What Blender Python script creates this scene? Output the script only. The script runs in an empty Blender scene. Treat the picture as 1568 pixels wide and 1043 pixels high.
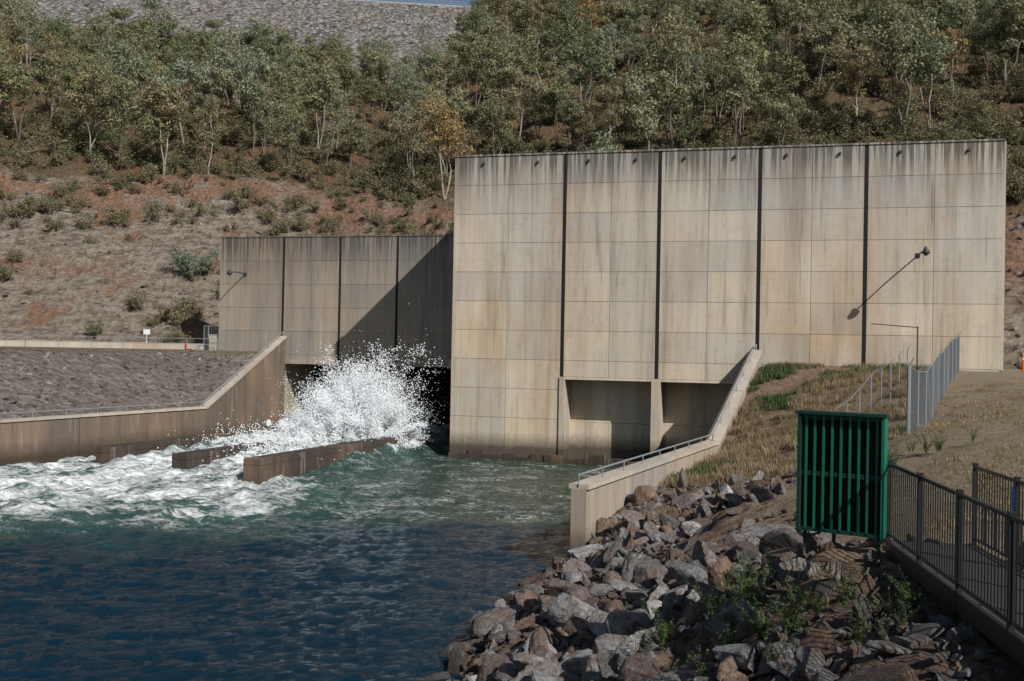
import bpy, math, random, bmesh
import numpy as np
from mathutils import Vector, Matrix
random.seed(7); rng=np.random.default_rng(11)
scene=bpy.context.scene
EYE=7.6
# ---------------------------------------------------------------- helpers
def smooth(a,b,x):
    t=np.clip((x-a)/(b-a),0,1); return t*t*(3-2*t)
_perm=rng.random((256,256))
def vnoise(x,y):
    xi=np.floor(x).astype(int); yi=np.floor(y).astype(int); xf=x-xi; yf=y-yi
    xf=xf*xf*(3-2*xf); yf=yf*yf*(3-2*yf)
    a=_perm[xi%256,yi%256]; b=_perm[(xi+1)%256,yi%256]; c=_perm[xi%256,(yi+1)%256]; d=_perm[(xi+1)%256,(yi+1)%256]
    return (a*(1-xf)+b*xf)*(1-yf)+(c*(1-xf)+d*xf)*yf
def fbm(x,y,o=4):
    s=0;a=.5;t=0
    for i in range(o):
        s=s+a*vnoise(x+17.3*i,y-9.1*i); t+=a; a*=.5; x=x*2.03; y=y*2.03
    return s/t-.5
def mesh_obj(name,v,f,mats=(),mi=None,smooth_s=False,parent=None):
    me=bpy.data.meshes.new(name)
    me.from_pydata([tuple(p) for p in v],[],[tuple(q) for q in f]) if not isinstance(v,np.ndarray) else me.from_pydata(v.tolist(),[],f.tolist() if isinstance(f,np.ndarray) else f)
    for m in mats: me.materials.append(m)
    if mi is not None: me.polygons.foreach_set('material_index',np.array(mi,dtype=np.int32))
    if smooth_s: me.polygons.foreach_set('use_smooth',np.ones(len(me.polygons),dtype=bool))
    me.update()
    o=bpy.data.objects.new(name,me); scene.collection.objects.link(o)
    if parent: o.parent=parent
    return o
def empty(name):
    e=bpy.data.objects.new(name,None); scene.collection.objects.link(e); return e
class MB:
    def __init__(s): s.v=[];s.f=[];s.m=[]
    def para(s,o,a,b,c,m=0):
        o=Vector(o);a=Vector(a);b=Vector(b);c=Vector(c); i=len(s.v)
        s.v+=[o,o+a,o+a+b,o+b,o+c,o+a+c,o+a+b+c,o+b+c]
        q=[(0,3,2,1),(4,5,6,7),(0,1,5,4),(1,2,6,5),(2,3,7,6),(3,0,4,7)]
        if a.cross(b).dot(c)<0: q=[t[::-1] for t in q]
        s.f+=[tuple(i+k for k in t) for t in q]; s.m+=[m]*6
    def prism(s,P,m=0):
        i=len(s.v); s.v+=[Vector(p) for p in P]
        s.f+=[tuple(i+k for k in t) for t in [(0,3,2,1),(4,5,6,7),(0,1,5,4),(1,2,6,5),(2,3,7,6),(3,0,4,7)]]; s.m+=[m]*6
    def seg(s,p,q,zt0,zt1,zb0,zb1,th,off=0,m=0,ext=0):
        p=Vector(p);q=Vector(q);d=(q-p).normalized();n=Vector((-d.y,d.x)); p=p-d*ext;q=q+d*ext
        a=p+n*(off-th/2);b=q+n*(off-th/2);c=q+n*(off+th/2);e=p+n*(off+th/2)
        s.prism([(a.x,a.y,zb0),(b.x,b.y,zb1),(c.x,c.y,zb1),(e.x,e.y,zb0),(a.x,a.y,zt0),(b.x,b.y,zt1),(c.x,c.y,zt1),(e.x,e.y,zt0)],m)
    def tube(s,pts,rad,n=6,m=0,cap=True):
        pts=[Vector(p) for p in pts]; 
        if not hasattr(rad,'__len__'): rad=[rad]*len(pts)
        i0=len(s.v)
        for k,p in enumerate(pts):
            d=(pts[min(k+1,len(pts)-1)]-pts[max(k-1,0)]).normalized()
            x=d.orthogonal().normalized(); 
            if k>0:
                x=(px-d*px.dot(d)); x=x.normalized() if x.length>1e-5 else d.orthogonal().normalized()
            px=x; y=d.cross(x)
            for j in range(n):
                a=2*math.pi*j/n; s.v.append(p+(x*math.cos(a)+y*math.sin(a))*rad[k])
        for k in range(len(pts)-1):
            for j in range(n):
                a=i0+k*n+j;b=i0+k*n+(j+1)%n
                s.f.append((a,b,b+n,a+n)); s.m.append(m)
        if cap:
            s.f.append(tuple(i0+j for j in range(n))[::-1]); s.m.append(m)
            e=i0+(len(pts)-1)*n; s.f.append(tuple(e+j for j in range(n))); s.m.append(m)
    def obj(s,name,mats,parent=None,sm=False): return mesh_obj(name,s.v,s.f,mats,s.m,sm,parent)
class NT:
    def __init__(s,name):
        s.mat=bpy.data.materials.new(name); s.mat.use_nodes=True; s.t=s.mat.node_tree; s.t.nodes.clear()
        s.out=s.n('ShaderNodeOutputMaterial')
    def n(s,ty,**k):
        x=s.t.nodes.new(ty)
        for a,b in k.items(): setattr(x,a,b)
        return x
    def l(s,a,b): s.t.links.new(a,b)
    def setin(s,node,key,val):
        if isinstance(val,bpy.types.NodeSocket): s.l(val,node.inputs[key])
        else: node.inputs[key].default_value=val
    def coord(s,kind='Object',scale=(1,1,1),rot=(0,0,0)):
        c=s.n('ShaderNodeTexCoord'); m=s.n('ShaderNodeMapping'); s.l(c.outputs[kind],m.inputs[0])
        m.inputs['Scale'].default_value=scale; m.inputs['Rotation'].default_value=rot; return m.outputs[0]
    def noise(s,vec,scale=1,detail=6,rough=.6,dist=0):
        x=s.n('ShaderNodeTexNoise'); s.l(vec,x.inputs['Vector']); x.inputs['Scale'].default_value=scale
        x.inputs['Detail'].default_value=detail; x.inputs['Roughness'].default_value=rough; x.inputs['Distortion'].default_value=dist
        return x.outputs['Fac']
    def vor(s,vec,scale=1,feat='F1',out='Distance'):
        x=s.n('ShaderNodeTexVoronoi',feature=feat); s.l(vec,x.inputs['Vector']); x.inputs['Scale'].default_value=scale
        return x.outputs[out]
    def math(s,op,a,b=0.0,c=None):
        x=s.n('ShaderNodeMath',operation=op); s.setin(x,0,a); s.setin(x,1,b)
        if c is not None: s.setin(x,2,c)
        return x.outputs[0]
    def mr(s,v,a,b,c=0.,d=1.):
        x=s.n('ShaderNodeMapRange'); s.setin(x,0,v); x.inputs[1].default_value=a;x.inputs[2].default_value=b;x.inputs[3].default_value=c;x.inputs[4].default_value=d
        return x.outputs[0]
    def mix(s,f,a,b,mode='MIX'):
        x=s.n('ShaderNodeMix',data_type='RGBA',blend_type=mode); s.setin(x,0,f)
        for i,v in ((6,a),(7,b)):
            if isinstance(v,bpy.types.NodeSocket): s.l(v,x.inputs[i])
            else: x.inputs[i].default_value=(*v,1) if len(v)==3 else v
        return x.outputs[2]
    def ramp(s,f,stops):
        x=s.n('ShaderNodeValToRGB'); s.l(f,x.inputs[0]); e=x.color_ramp.elements
        while len(e)<len(stops): e.new(.5)
        for i,(p,c) in enumerate(stops): e[i].position=p; e[i].color=(*c,1)
        return x.outputs[0]
    def attr(s,name):
        x=s.n('ShaderNodeAttribute'); x.attribute_name=name; return x.outputs['Fac']
    def z(s):
        c=s.n('ShaderNodeTexCoord'); q=s.n('ShaderNodeSeparateXYZ'); s.l(c.outputs['Object'],q.inputs[0]); return q.outputs
    def bump(s,h,strength=.5,dist=.05,normal=None):
        b=s.n('ShaderNodeBump'); s.setin(b,'Height',h); b.inputs['Strength'].default_value=strength; b.inputs['Distance'].default_value=dist
        if normal: s.l(normal,b.inputs['Normal'])
        return b.outputs[0]
    def done(s,col,rough=.8,bump=None,metal=0,spec=.3,extra=None):
        p=s.n('ShaderNodeBsdfPrincipled'); s.setin(p,'Base Color',col if isinstance(col,bpy.types.NodeSocket) else (*col,1))
        s.setin(p,'Roughness',rough); p.inputs['Metallic'].default_value=metal; p.inputs['Specular IOR Level'].default_value=spec
        if bump: s.l(bump,p.inputs['Normal'])
        sh=p.outputs[0]
        if extra: sh=extra(s,sh)
        s.l(sh,s.out.inputs[0]); return s.mat
def concrete(name,top,c1,c2,stain=.6,wet=1.2,topd=5.0,c3=(.25,.24,.22),streak=1.0):
    m=NT(name); co=m.coord(); z=m.z()[2]
    n1=m.noise(co,.22,8,.65); n2=m.noise(m.coord(scale=(1,1,.045)),1.3,8,.7); n3=m.noise(m.coord(scale=(1,1,.03)),4.5,5,.65)
    n4=m.noise(co,3.0,8,.7); n5=m.noise(m.coord(scale=(.5,.5,.18)),.5,4,.6); n6=m.noise(co,.9,6,.7); n7=m.noise(m.coord(scale=(1,1,.06)),2.8,5,.6)
    g=m.n('ShaderNodeNewGeometry').outputs['Random Per Island']
    col=m.mix(m.mr(n1,.35,.65),c1,c2)
    col=m.mix(m.mr(m.math('ADD',z,m.math('MULTIPLY',n1,5)),top-8,top+1.5,0,.75),col,c3)
    col=m.mix(m.mr(n5,.48,.70,0,.45),col,(.34,.215,.135))
    sl=1-.32*streak
    col=m.mix(1.0,col,m.ramp(n2,[(.34,(sl,sl*.98,sl*.95)),(.46,(.92,.91,.90)),(.54,(1,1,1)),(.68,(1.09,1.08,1.07))]),'MULTIPLY')
    col=m.mix(m.mr(n7,.60,.70,0,.3*streak),col,(.50,.48,.46)); col=m.mix(m.mr(n7,.40,.32,0,.38*streak),col,(.12,.10,.08))
    col=m.mix(1.0,col,m.ramp(g,[(0,(.84,.87,.91)),(.35,(.93,.94,.95)),(.7,(1,.98,.95)),(1,(1.07,1.05,1.02))]),'MULTIPLY')
    gt=m.mr(z,top-topd,top); s1=m.mr(n3,.42,.58); st=m.math('MULTIPLY',m.math('MULTIPLY',gt,gt),m.math('ADD',m.math('MULTIPLY',s1,1.1),.25))
    col=m.mix(m.math('MINIMUM',m.math('MULTIPLY',st,stain),.85),col,(.06,.056,.052))
    col=m.mix(m.mr(n4,.55,.8,0,.35),col,(.13,.11,.09)); col=m.mix(m.mr(n6,.55,.75,0,.28),col,(.18,.15,.12))
    w=m.mr(m.math('ADD',z,m.math('MULTIPLY',n4,.8)),wet,wet+1.1,1,0)
    col=m.mix(m.math('MULTIPLY',w,.88),col,(.035,.026,.018))
    b=m.bump(m.math('ADD',n4,m.math('MULTIPLY',n2,.5)),.3,.05)
    return m.done(col,.85,b,spec=.2)
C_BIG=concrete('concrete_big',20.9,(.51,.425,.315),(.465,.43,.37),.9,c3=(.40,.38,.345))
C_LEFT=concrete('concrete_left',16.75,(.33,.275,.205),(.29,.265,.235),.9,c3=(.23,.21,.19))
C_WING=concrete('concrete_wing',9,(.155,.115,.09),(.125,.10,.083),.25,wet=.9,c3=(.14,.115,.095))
C_COPE=concrete('concrete_coping',30,(.46,.41,.34),(.38,.35,.31),0,wet=-9,streak=.3)
C_RW=concrete('concrete_right_wing',12,(.36,.305,.245),(.30,.27,.235),.3,wet=.9)
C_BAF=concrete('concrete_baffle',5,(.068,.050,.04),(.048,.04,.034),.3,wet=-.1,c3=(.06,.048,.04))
def simple(name,c,rough=.6,metal=0,var=.25,sc=6,spec=.4):
    m=NT(name); q=m.noise(m.coord(),sc,5); col=m.mix(m.mr(q,.3,.7,0,var),c,tuple(x*.45 for x in c)); return m.done(col,rough,m.bump(q,.15,.01),metal,spec)
M_DARK=simple('joint_and_cavity_shade',(.010,.009,.009),.9)  # dark joints, and the shade painted into the gate cavity
M_GAP=simple('form_joint',(.19,.17,.15),.9)
M_GALV=simple('galvanised',(.27,.29,.31),.45,.25)
M_BLACK=simple('black_powdercoat',(.012,.013,.014),.45,0,.3)
M_GREEN=simple('green_lit',(.004,.14,.08),.5,0,.5,3)  # sunlit tone of the screen green: bars and right post
M_GREEN_SHADE=simple('green_shaded',(.003,.04,.027),.5,0,.5,3)  # same green with shade painted in: left post, rails, fins
M_GREEND=simple('bar_gap_shade',(.002,.010,.009),.7)  # near-black that paints the shade between the screen bars
M_WHITE=simple('white_paint',(.75,.75,.73),.5)
M_ORANGE=simple('orange_paint',(.75,.16,.02),.5)
M_RED=simple('red_paint',(.5,.03,.02),.5)
M_BLUE=simple('blue_paint',(.03,.2,.5),.5)
M_STEEL=simple('lamp_steel',(.05,.05,.055),.5,.3)
# ---------------------------------------------------------------- frames
TH=math.atan(.252); wv=Vector((math.cos(TH),-math.sin(TH),0)); nv=Vector((math.sin(TH),math.cos(TH),0)); up=Vector((0,0,1))
O=Vector((-4.05,68.22,0)); O2=O+nv*11
def P(o,u,v,z): return o+wv*u+nv*v+Vector((0,0,z))
def fbox(mb,o,u0,u1,v0,v1,z0,z1,m=0): mb.para(P(o,u0,v0,z0),wv*(u1-u0),nv*(v1-v0),Vector((0,0,z1-z0)),m)
def panels(mb,o,joints,ncol,ztop,zbots,gap=.03,jg=.26,v0=0,v1=.05,course=2.0):
    for k in range(len(joints)-1):
        a=joints[k]+(jg/2 if k>0 else 0); b=joints[k+1]-(jg/2 if k<len(joints)-2 else 0); nc=ncol[k]; w=(b-a)/nc
        for c in range(nc):
            u0=a+c*w+(gap/2 if c>0 else 0); u1=a+(c+1)*w-(gap/2 if c<nc-1 else 0)
            zt=ztop; first=True
            while zt>zbots[k]+.05:
                zb=max(zt-course,zbots[k])
                fbox(mb,o,u0,u1,v0+random.uniform(0,.006),v1,zb+gap/2,zt-(gap/2 if not first else 0)); zt=zb; first=False
# ---- big outlet block
blk=empty('concrete_outlet_block')
J=[0,7.68,14.06,20.5,27.0,34.9]; mb=MB()
panels(mb,O,J,[2,2,2,2,2],20.9,[-3,5.8,5.8,4.8,4.8])
mb.obj('face_panels',[C_BIG],blk)
mb=MB()
fbox(mb,O,0.02,7.9,.02,11,-3,20.8); fbox(mb,O,7.9,34.88,.02,11,5.803,20.8); fbox(mb,O,20.5,34.88,.02,2.6,-3,5.8)
for j,zz in zip(J[1:-1],(5.81,5.81,4.9,4.9)): fbox(mb,O,j-.125,j+.125,.012,.06,zz,20.85,1)
mb.obj('core',[M_GAP,M_DARK],blk)
mb=MB()
fbox(mb,O,-.15,0.017,.0,11.,-3,20.85)
fbox(mb,O,34.885,35.05,.0,11.,-3,20.85)
fbox(mb,O,7.9,20.49,2.3,11,-3,2.6); fbox(mb,O,7.9,20.49,2.36,11,2.62,5.8)
fbox(mb,O,7.56,7.92,-.12,2.3,-3,5.78); fbox(mb,O,13.75,14.35,-.05,2.3,-3,5.78)
fbox(mb,O,7.93,20.3,-.03,.015,5.62,5.795)
fbox(mb,O,-.12,34.95,-.06,.5,20.905,21.02)
mb.obj('returns_and_recess',[C_BIG],blk)
mb=MB()
u=-.1
while u<13.6:
    wd=random.uniform(.5,1.6); fbox(mb,O,u,u+wd-.01,-random.uniform(.2,.5),-.002,-1.5,random.uniform(.25,.7)); u+=wd
mb.obj('footing',[C_BAF],blk)
mb=MB()
for k in range(5):
    a,b=J[k],J[k+1]
    for t in (.25,.75):
        c=P(O,a+(b-a)*t,-.0,20.4); mb.tube([c,c-nv*.12],.10,10); mb.tube([c-nv*.03+Vector((0,0,.03)),c-nv*.14-Vector((0,0,.12))],[.05,.07],8)
mb.obj('lifting_lugs',[M_STEEL],blk)
# ---- left back wall
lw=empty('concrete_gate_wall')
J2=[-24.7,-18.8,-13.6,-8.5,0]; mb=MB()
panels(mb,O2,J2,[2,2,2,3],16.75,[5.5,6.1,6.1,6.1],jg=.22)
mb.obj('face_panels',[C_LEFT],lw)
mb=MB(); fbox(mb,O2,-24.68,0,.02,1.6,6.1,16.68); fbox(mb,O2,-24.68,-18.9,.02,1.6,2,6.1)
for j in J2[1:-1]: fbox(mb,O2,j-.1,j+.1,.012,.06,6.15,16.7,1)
fbox(mb,O2,-19.3,0.5,6,7,-3,7,1);fbox(mb,O2,-19.3,0.5,1.6,6,6.3,7,1)  # near-black lining paints shade into the gate cavity
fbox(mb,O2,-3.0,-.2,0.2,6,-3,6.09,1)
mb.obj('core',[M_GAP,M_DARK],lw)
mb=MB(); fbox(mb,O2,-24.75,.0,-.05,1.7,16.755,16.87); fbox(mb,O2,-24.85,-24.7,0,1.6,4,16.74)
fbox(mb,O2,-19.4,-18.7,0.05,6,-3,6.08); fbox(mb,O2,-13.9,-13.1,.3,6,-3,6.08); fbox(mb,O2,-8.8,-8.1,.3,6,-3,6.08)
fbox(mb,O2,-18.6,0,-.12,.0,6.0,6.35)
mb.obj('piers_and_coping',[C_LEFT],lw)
# ---- wing walls
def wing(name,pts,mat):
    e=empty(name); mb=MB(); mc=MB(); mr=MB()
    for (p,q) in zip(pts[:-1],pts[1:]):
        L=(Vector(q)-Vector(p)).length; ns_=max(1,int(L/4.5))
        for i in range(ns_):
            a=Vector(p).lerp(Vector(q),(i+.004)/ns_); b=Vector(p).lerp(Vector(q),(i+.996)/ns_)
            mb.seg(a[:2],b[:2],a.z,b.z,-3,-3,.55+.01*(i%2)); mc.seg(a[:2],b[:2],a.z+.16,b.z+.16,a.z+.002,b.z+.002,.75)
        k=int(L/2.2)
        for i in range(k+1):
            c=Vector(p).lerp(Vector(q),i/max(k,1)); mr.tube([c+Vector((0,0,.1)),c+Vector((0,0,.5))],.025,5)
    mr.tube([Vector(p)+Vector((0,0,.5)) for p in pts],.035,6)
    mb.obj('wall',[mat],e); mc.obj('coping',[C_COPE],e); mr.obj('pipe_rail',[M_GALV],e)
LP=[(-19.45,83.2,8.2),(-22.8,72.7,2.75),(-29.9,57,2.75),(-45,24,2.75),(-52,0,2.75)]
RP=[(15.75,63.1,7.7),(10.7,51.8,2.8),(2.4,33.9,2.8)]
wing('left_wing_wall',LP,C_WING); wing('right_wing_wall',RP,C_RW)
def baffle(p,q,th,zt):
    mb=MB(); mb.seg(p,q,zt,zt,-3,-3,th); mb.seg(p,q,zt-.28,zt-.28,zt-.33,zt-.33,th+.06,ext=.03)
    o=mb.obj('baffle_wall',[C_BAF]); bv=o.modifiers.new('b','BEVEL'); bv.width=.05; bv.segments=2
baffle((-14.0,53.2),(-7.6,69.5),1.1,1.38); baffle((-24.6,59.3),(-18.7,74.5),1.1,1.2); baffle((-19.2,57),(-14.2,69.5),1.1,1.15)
# ---------------------------------------------------------------- terrain functions
def poly_sd(X,Y,pts):
    best=np.full(X.shape,1e9); sg=np.zeros(X.shape)
    for (p,q) in zip(pts[:-1],pts[1:]):
        dx,dy=q[0]-p[0],q[1]-p[1]; L2=dx*dx+dy*dy
        t=np.clip(((X-p[0])*dx+(Y-p[1])*dy)/L2,0,1)
        ex=X-(p[0]+t*dx); ey=Y-(p[1]+t*dy); d=np.hypot(ex,ey); s=dx*ey-dy*ex
        m=d<best; best=np.where(m,d,best); sg=np.where(m,np.sign(s),sg)
    return best*sg
def e_left(X,Y): return -poly_sd(X,Y,LP)
def toe(X): return np.interp(X,[-160,-110,-60,-22,-4,10,30,40,80,200],[60,74,86,92,87.5,80,66,61,52,30])
def cutH(X): return np.interp(X,[-160,-110,-40,-30,-18,-6,10,30,60],[17,18.5,19,19.5,17,14,12,10,9])
def hill(X,Y,noise=True):
    d=Y-toe(X); ch=cutH(X)+.6; cw=ch/.75
    ru=X/np.maximum(Y,1)
    zc=7.0+.75*np.clip(d,0,None)
    top=toe(X)+cw
    zl=7+ch+.40*np.clip(np.minimum(Y,205)-top,0,None)+.03*np.clip(Y-205,0,None)
    zr=7+ch+.50*np.clip(np.minimum(Y,345)-top,0,None)+.12*np.clip(Y-345,0,None)
    t=smooth(-.115,-.0,ru); zn=zl*(1-t)+zr*t
    z=np.where(d<=0,7.0,np.where(d<cw,zc,zn))
    amp=smooth(0,6,d)
    z=z+amp*(fbm(X*.09,Y*.09,4)*4.2+ (np.abs(fbm(X*.35+.3*Y,Y*.2,4))*-3.6+.6) + fbm(X*1.1,Y*1.1,3)*.8)
    e=e_left(X,Y)
    zb=np.maximum(2.35+.56*np.clip(e,0,None),2.35+(Y-72.7)/10.5*4.6)
    zb=np.minimum(7.0,zb)
    zb=zb+np.where(zb<6.9,fbm(X*1.4,Y*1.4,3)*.35,0)
    left=(X<-19.2)
    z=np.where(left&(d<=0),zb,z)
    z=np.where(left&(e<.3)&(Y<84.6),-3,z)
    z=np.where((X>=-19.6)&(X<-3)&(Y<86.0-.252*X),-3,z)
    z=np.where((X>=-3)&(X<33)&(Y<67.2-.252*X+5),-3,z)
    z=np.where((X>=33)&(d<=0),5.0,z)
    return z
def grid(xs,ys,zf):
    X,Y=np.meshgrid(xs,ys); Z=zf(X,Y); v=np.stack([X.ravel(),Y.ravel(),Z.ravel()],1)
    nx=len(xs); ny=len(ys); i=np.arange(nx*(ny-1)).reshape(ny-1,nx)[:,:-1].ravel()
    f=np.stack([i,i+1,i+nx+1,i+nx],1); return v,f
def set_attr(o,name,vals):
    a=o.data.attributes.new(name,'FLOAT','POINT'); a.data.foreach_set('value',np.asarray(vals,dtype=np.float32).ravel())
xs=np.concatenate([np.arange(-360,-95,6),np.arange(-95,55,.55),np.arange(55,330,6)])
ys=np.concatenate([np.arange(0,50,2.5),np.arange(50,128,.5),np.arange(128,250,2.2),np.arange(250,520,6)])
v,f=grid(xs,ys,hill)
m=NT('hillside_earth'); co=m.coord()
cut=m.attr('cut'); n1=m.noise(co,.12,8,.65); n2=m.noise(m.coord(scale=(1,.6,2.2),rot=(0,.5,.3)),.8,12,.75); n3=m.noise(co,2.5,10,.75); vo=m.vor(co,1.7)
nst=m.noise(m.coord(scale=(.22,1,1.7),rot=(0,-.65,0)),1.5,8,.7)
rock=m.ramp(n2,[(.33,(.085,.06,.045)),(.43,(.27,.21,.16)),(.52,(.40,.335,.265)),(.7,(.48,.425,.355))])
rock=m.mix(m.mr(nst,.53,.60,0,.7),rock,(.16,.13,.115)); rock=m.mix(m.mr(nst,.34,.45,.5,0),rock,(.52,.47,.405))
orange=m.ramp(n3,[(.32,(.15,.065,.04)),(.5,(.34,.185,.115)),(.66,(.45,.30,.21))])
rock=m.mix(m.mr(m.math('ADD',n1,m.math('MULTIPLY',m.attr('upper'),.13)),.53,.61,0,.85),rock,orange)
soil=m.ramp(n3,[(.3,(.06,.045,.028)),(.5,(.18,.135,.08)),(.7,(.28,.225,.14))]); soil=m.mix(m.mr(n1,.50,.60),soil,(.24,.13,.075))
col=m.mix(cut,soil,rock)
bank=m.ramp(m.vor(m.coord(scale=(1,1,1.5)),2.6,out='Color'),[(0,(.16,.14,.12)),(.5,(.32,.285,.245)),(1,(.44,.40,.355))]); bank=m.mix(m.mr(n1,.45,.6,0,.6),bank,(.24,.19,.165))
col=m.mix(m.attr('bank'),col,bank)
terr=m.mix(m.mr(n3,.4,.6),(.32,.28,.22),(.21,.17,.11)); col=m.mix(m.attr('terrace'),col,terr)
b=m.bump(m.math('ADD',m.math('MULTIPLY',n2,1.6),m.math('ADD',n3,m.math('MULTIPLY',vo,.7))),1.0,.7)
M_HILL=m.done(col,.95,b,spec=.1)
hs=mesh_obj('hillside_terrain',v,f,[M_HILL],smooth_s=True)
X,Y,Z=v[:,0],v[:,1],v[:,2]; d=Y-toe(X); cw=(cutH(X)+.6)/.75
nn=fbm(X*.12,Y*.12,4)*10
set_attr(hs,'cut',smooth(-.2,.8,d)*(1-smooth(-1,3,d-cw+nn*.6)))
set_attr(hs,'upper',smooth(.6,1,d/cw))
set_attr(hs,'bank',((d<=0)&(Z<6.85)&(Z>-2)).astype(float)); set_attr(hs,'terrace',((d<=0.2)&(Z>=6.85)).astype(float))
m=NT('riverbed'); M_BED=m.done(m.mix(m.mr(m.noise(m.coord(),.3,6),.4,.6),(.05,.05,.035),(.1,.09,.06)),.9)
mesh_obj('ground',[(-3000,-3000,-3.2),(3000,-3000,-3.2),(3000,3000,-3.2),(-3000,3000,-3.2)],[(0,1,2,3)],[M_BED])
# dam
m=NT('rockfill'); co=m.coord(); vc=m.vor(co,.6,out='Color'); vd=m.vor(co,.6)
col=m.ramp(vc,[(0,(.11,.105,.10)),(.5,(.27,.26,.25)),(1,(.44,.425,.40))]); col=m.mix(m.mr(m.noise(co,.03,5),.45,.65,0,.6),col,(.28,.22,.17)); col=m.mix(m.mr(vd,.4,.9,0,.85),col,(.04,.037,.033))
M_DAM=m.done(col,.9,m.bump(m.math('ADD',m.math('MULTIPLY',vd,-1),m.noise(co,1.2,6)),1,1.8),spec=.1)
def cy(X): return 420+.12*np.minimum(X+25,0)
dx=np.arange(-380,30,1.6); dt=np.arange(0,118,1.3)
Xd,T=np.meshgrid(dx,dt); Yd=cy(Xd)-T*1.6; Zd=154.2-T+fbm(Xd*.3,T*.3,4)*3.4*(T>0.5)
vd_=np.stack([Xd.ravel(),Yd.ravel(),Zd.ravel()],1); nx=len(dx); i=np.arange(nx*(len(dt)-1)).reshape(-1,nx)[:,:-1].ravel()
dam=empty('rockfill_dam'); mesh_obj('face',vd_,np.stack([i,i+nx,i+nx+1,i+1],1),[M_DAM],parent=dam)
mb=MB(); g_=MB()
for (xa,xb) in ((-380,-25),(-25,30)):
    ya,yb=float(cy(xa)),float(cy(xb)); mb.para((xa,ya+.1,120),(xb-xa,yb-ya,0),(0,10,0),(0,0,34.2))
    g_.para((xa,ya+.5,154.2),(xb-xa,yb-ya,0),(0,.3,0),(0,0,.8))
    for h in (155.6,156.5): g_.tube([(xa,ya+.3,h),(xb,yb+.3,h)],.08,4)
for x in range(-380,30,3): g_.tube([(x,float(cy(x))+.3,154.2),(x,float(cy(x))+.3,156.6)],.1,4)
mb.obj('crest',[M_DAM],dam); g_.obj('crest_railing',[M_GALV],dam)
# ---------------------------------------------------------------- right bank
ctrl=np.array([(30,59.6,-.85),(15.8,63,-.85),(16.5,61,-1.0),(45,50,-.8),(70,60,-.6),(25.8,56,-.85),(20,50,-1.6),(12.6,31,-2.4),(14.2,57,-3.0),(11.4,51.3,-5.3),(7.2,43,-5.6),(3.2,35.2,-5.9),
 (11.3,38,-4.7),(16,42,-2.6),(4.9,15.2,-2.95),(6.4,26,-4.5),(4.4,18,-4.25),(3.35,23.2,-5.6),(2.6,18.2,-5.6),(1.08,24.6,-6.8),(.2,19.6,-6.6),(3.6,14.8,-4.4),(4.3,12.9,-3.7),(5.2,12.2,-3.3),(4.6,10.4,-3.2),(5.6,10.6,-3.12),(5.9,12.3,-3.15),(6.3,14,-3.15),(6.6,14.95,-2.9),
 (11.5,24,-2.45),(16.8,32,-1.6),(11.2,27,-2.6),(7.5,15.8,-2.85),(6.2,15.6,-2.9),(12,14,-2.6),(12,8,-3.2),(20,20,-2.0),(40,30,-1.0),(70,30,-.7),(40,5,-2),(.75,31.3,-7.6),(-1.4,22.9,-7.6),(-1.2,17,-7.6),(1.7,34,-7.7),(-4,25,-9.5),(-4,15,-9.5),(-2,33,-9.5),(-6,5,-9.5),
 (-1,10,-7),(2,8,-5.5),(4.6,6,-4),(6,0,-3.6),(0,-4,-5),(4.0,28,-5.8),(8.5,22,-3.6),(8,33,-4.9),(5.2,32,-5.9),(2.4,29,-6.5),(9.5,29.5,-3.3),(70,64,-.6),(6.5,37,-5.7),(9,45,-5.5),(14,50,-3.7)],float)
A=np.hypot(ctrl[:,None,0]-ctrl[None,:,0],ctrl[:,None,1]-ctrl[None,:,1]); NC=len(ctrl)
M_=np.zeros((NC+1,NC+1)); M_[:NC,:NC]=A; M_[:NC,NC]=1; M_[NC,:NC]=1; SOL=np.linalg.solve(M_,np.append(ctrl[:,2],0))
def rb_raw(X,Y):
    X=np.asarray(X,float);Y=np.asarray(Y,float); z=np.full(X.shape,SOL[-1])
    for k in range(NC): z=z+SOL[k]*np.hypot(X-ctrl[k,0],Y-ctrl[k,1])
    return z+EYE
def rockmask(X,Y):
    xm=np.interp(Y,[5,12,14.5,16,18,26,32,36,38.5,41,44],[7.5,7.5,6.3,5.3,5.8,7.4,9.0,9.6,9.6,7.0,3])
    return 1-smooth(-1.4,.9,X-xm+fbm(X*.6,Y*.4,3)*3)
def rb(X,Y):
    X=np.asarray(X,float);Y=np.asarray(Y,float)
    z=rb_raw(X,Y); r=rockmask(X,Y)*(1-.75*smooth(3.8,4.6,X)*(1-smooth(14,16,Y)))
    return z+fbm(X*.8,Y*.8,4)*(.15+.85*r)
def rb_mesh(X,Y):
    z=rb(X,Y)+fbm(X*3.1,Y*3.1,3)*.22*rockmask(X,Y); s=poly_sd(X,Y,RP)
    z=np.where((Y>33.7)&(s<0)&(X<16.5),-3,z)
    z=np.where((Y>67.0-.252*X+.4)&(X<30),-3,z)
    return z
v,f=grid(np.concatenate([np.arange(-9,18,.14),np.arange(18,75,.8)]),np.concatenate([np.arange(-5,8,.5),np.arange(8,40,.14),np.arange(40,66,.3)]),rb_mesh)
m=NT('bank_soil'); co=m.coord(); n1=m.noise(co,.35,8,.65); n3=m.noise(co,3.5,10,.75); n4=m.noise(co,14,6,.7)
dirt=m.ramp(n3,[(.33,(.045,.03,.022)),(.47,(.15,.10,.072)),(.6,(.26,.185,.135)),(.75,(.34,.27,.215))])
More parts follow.
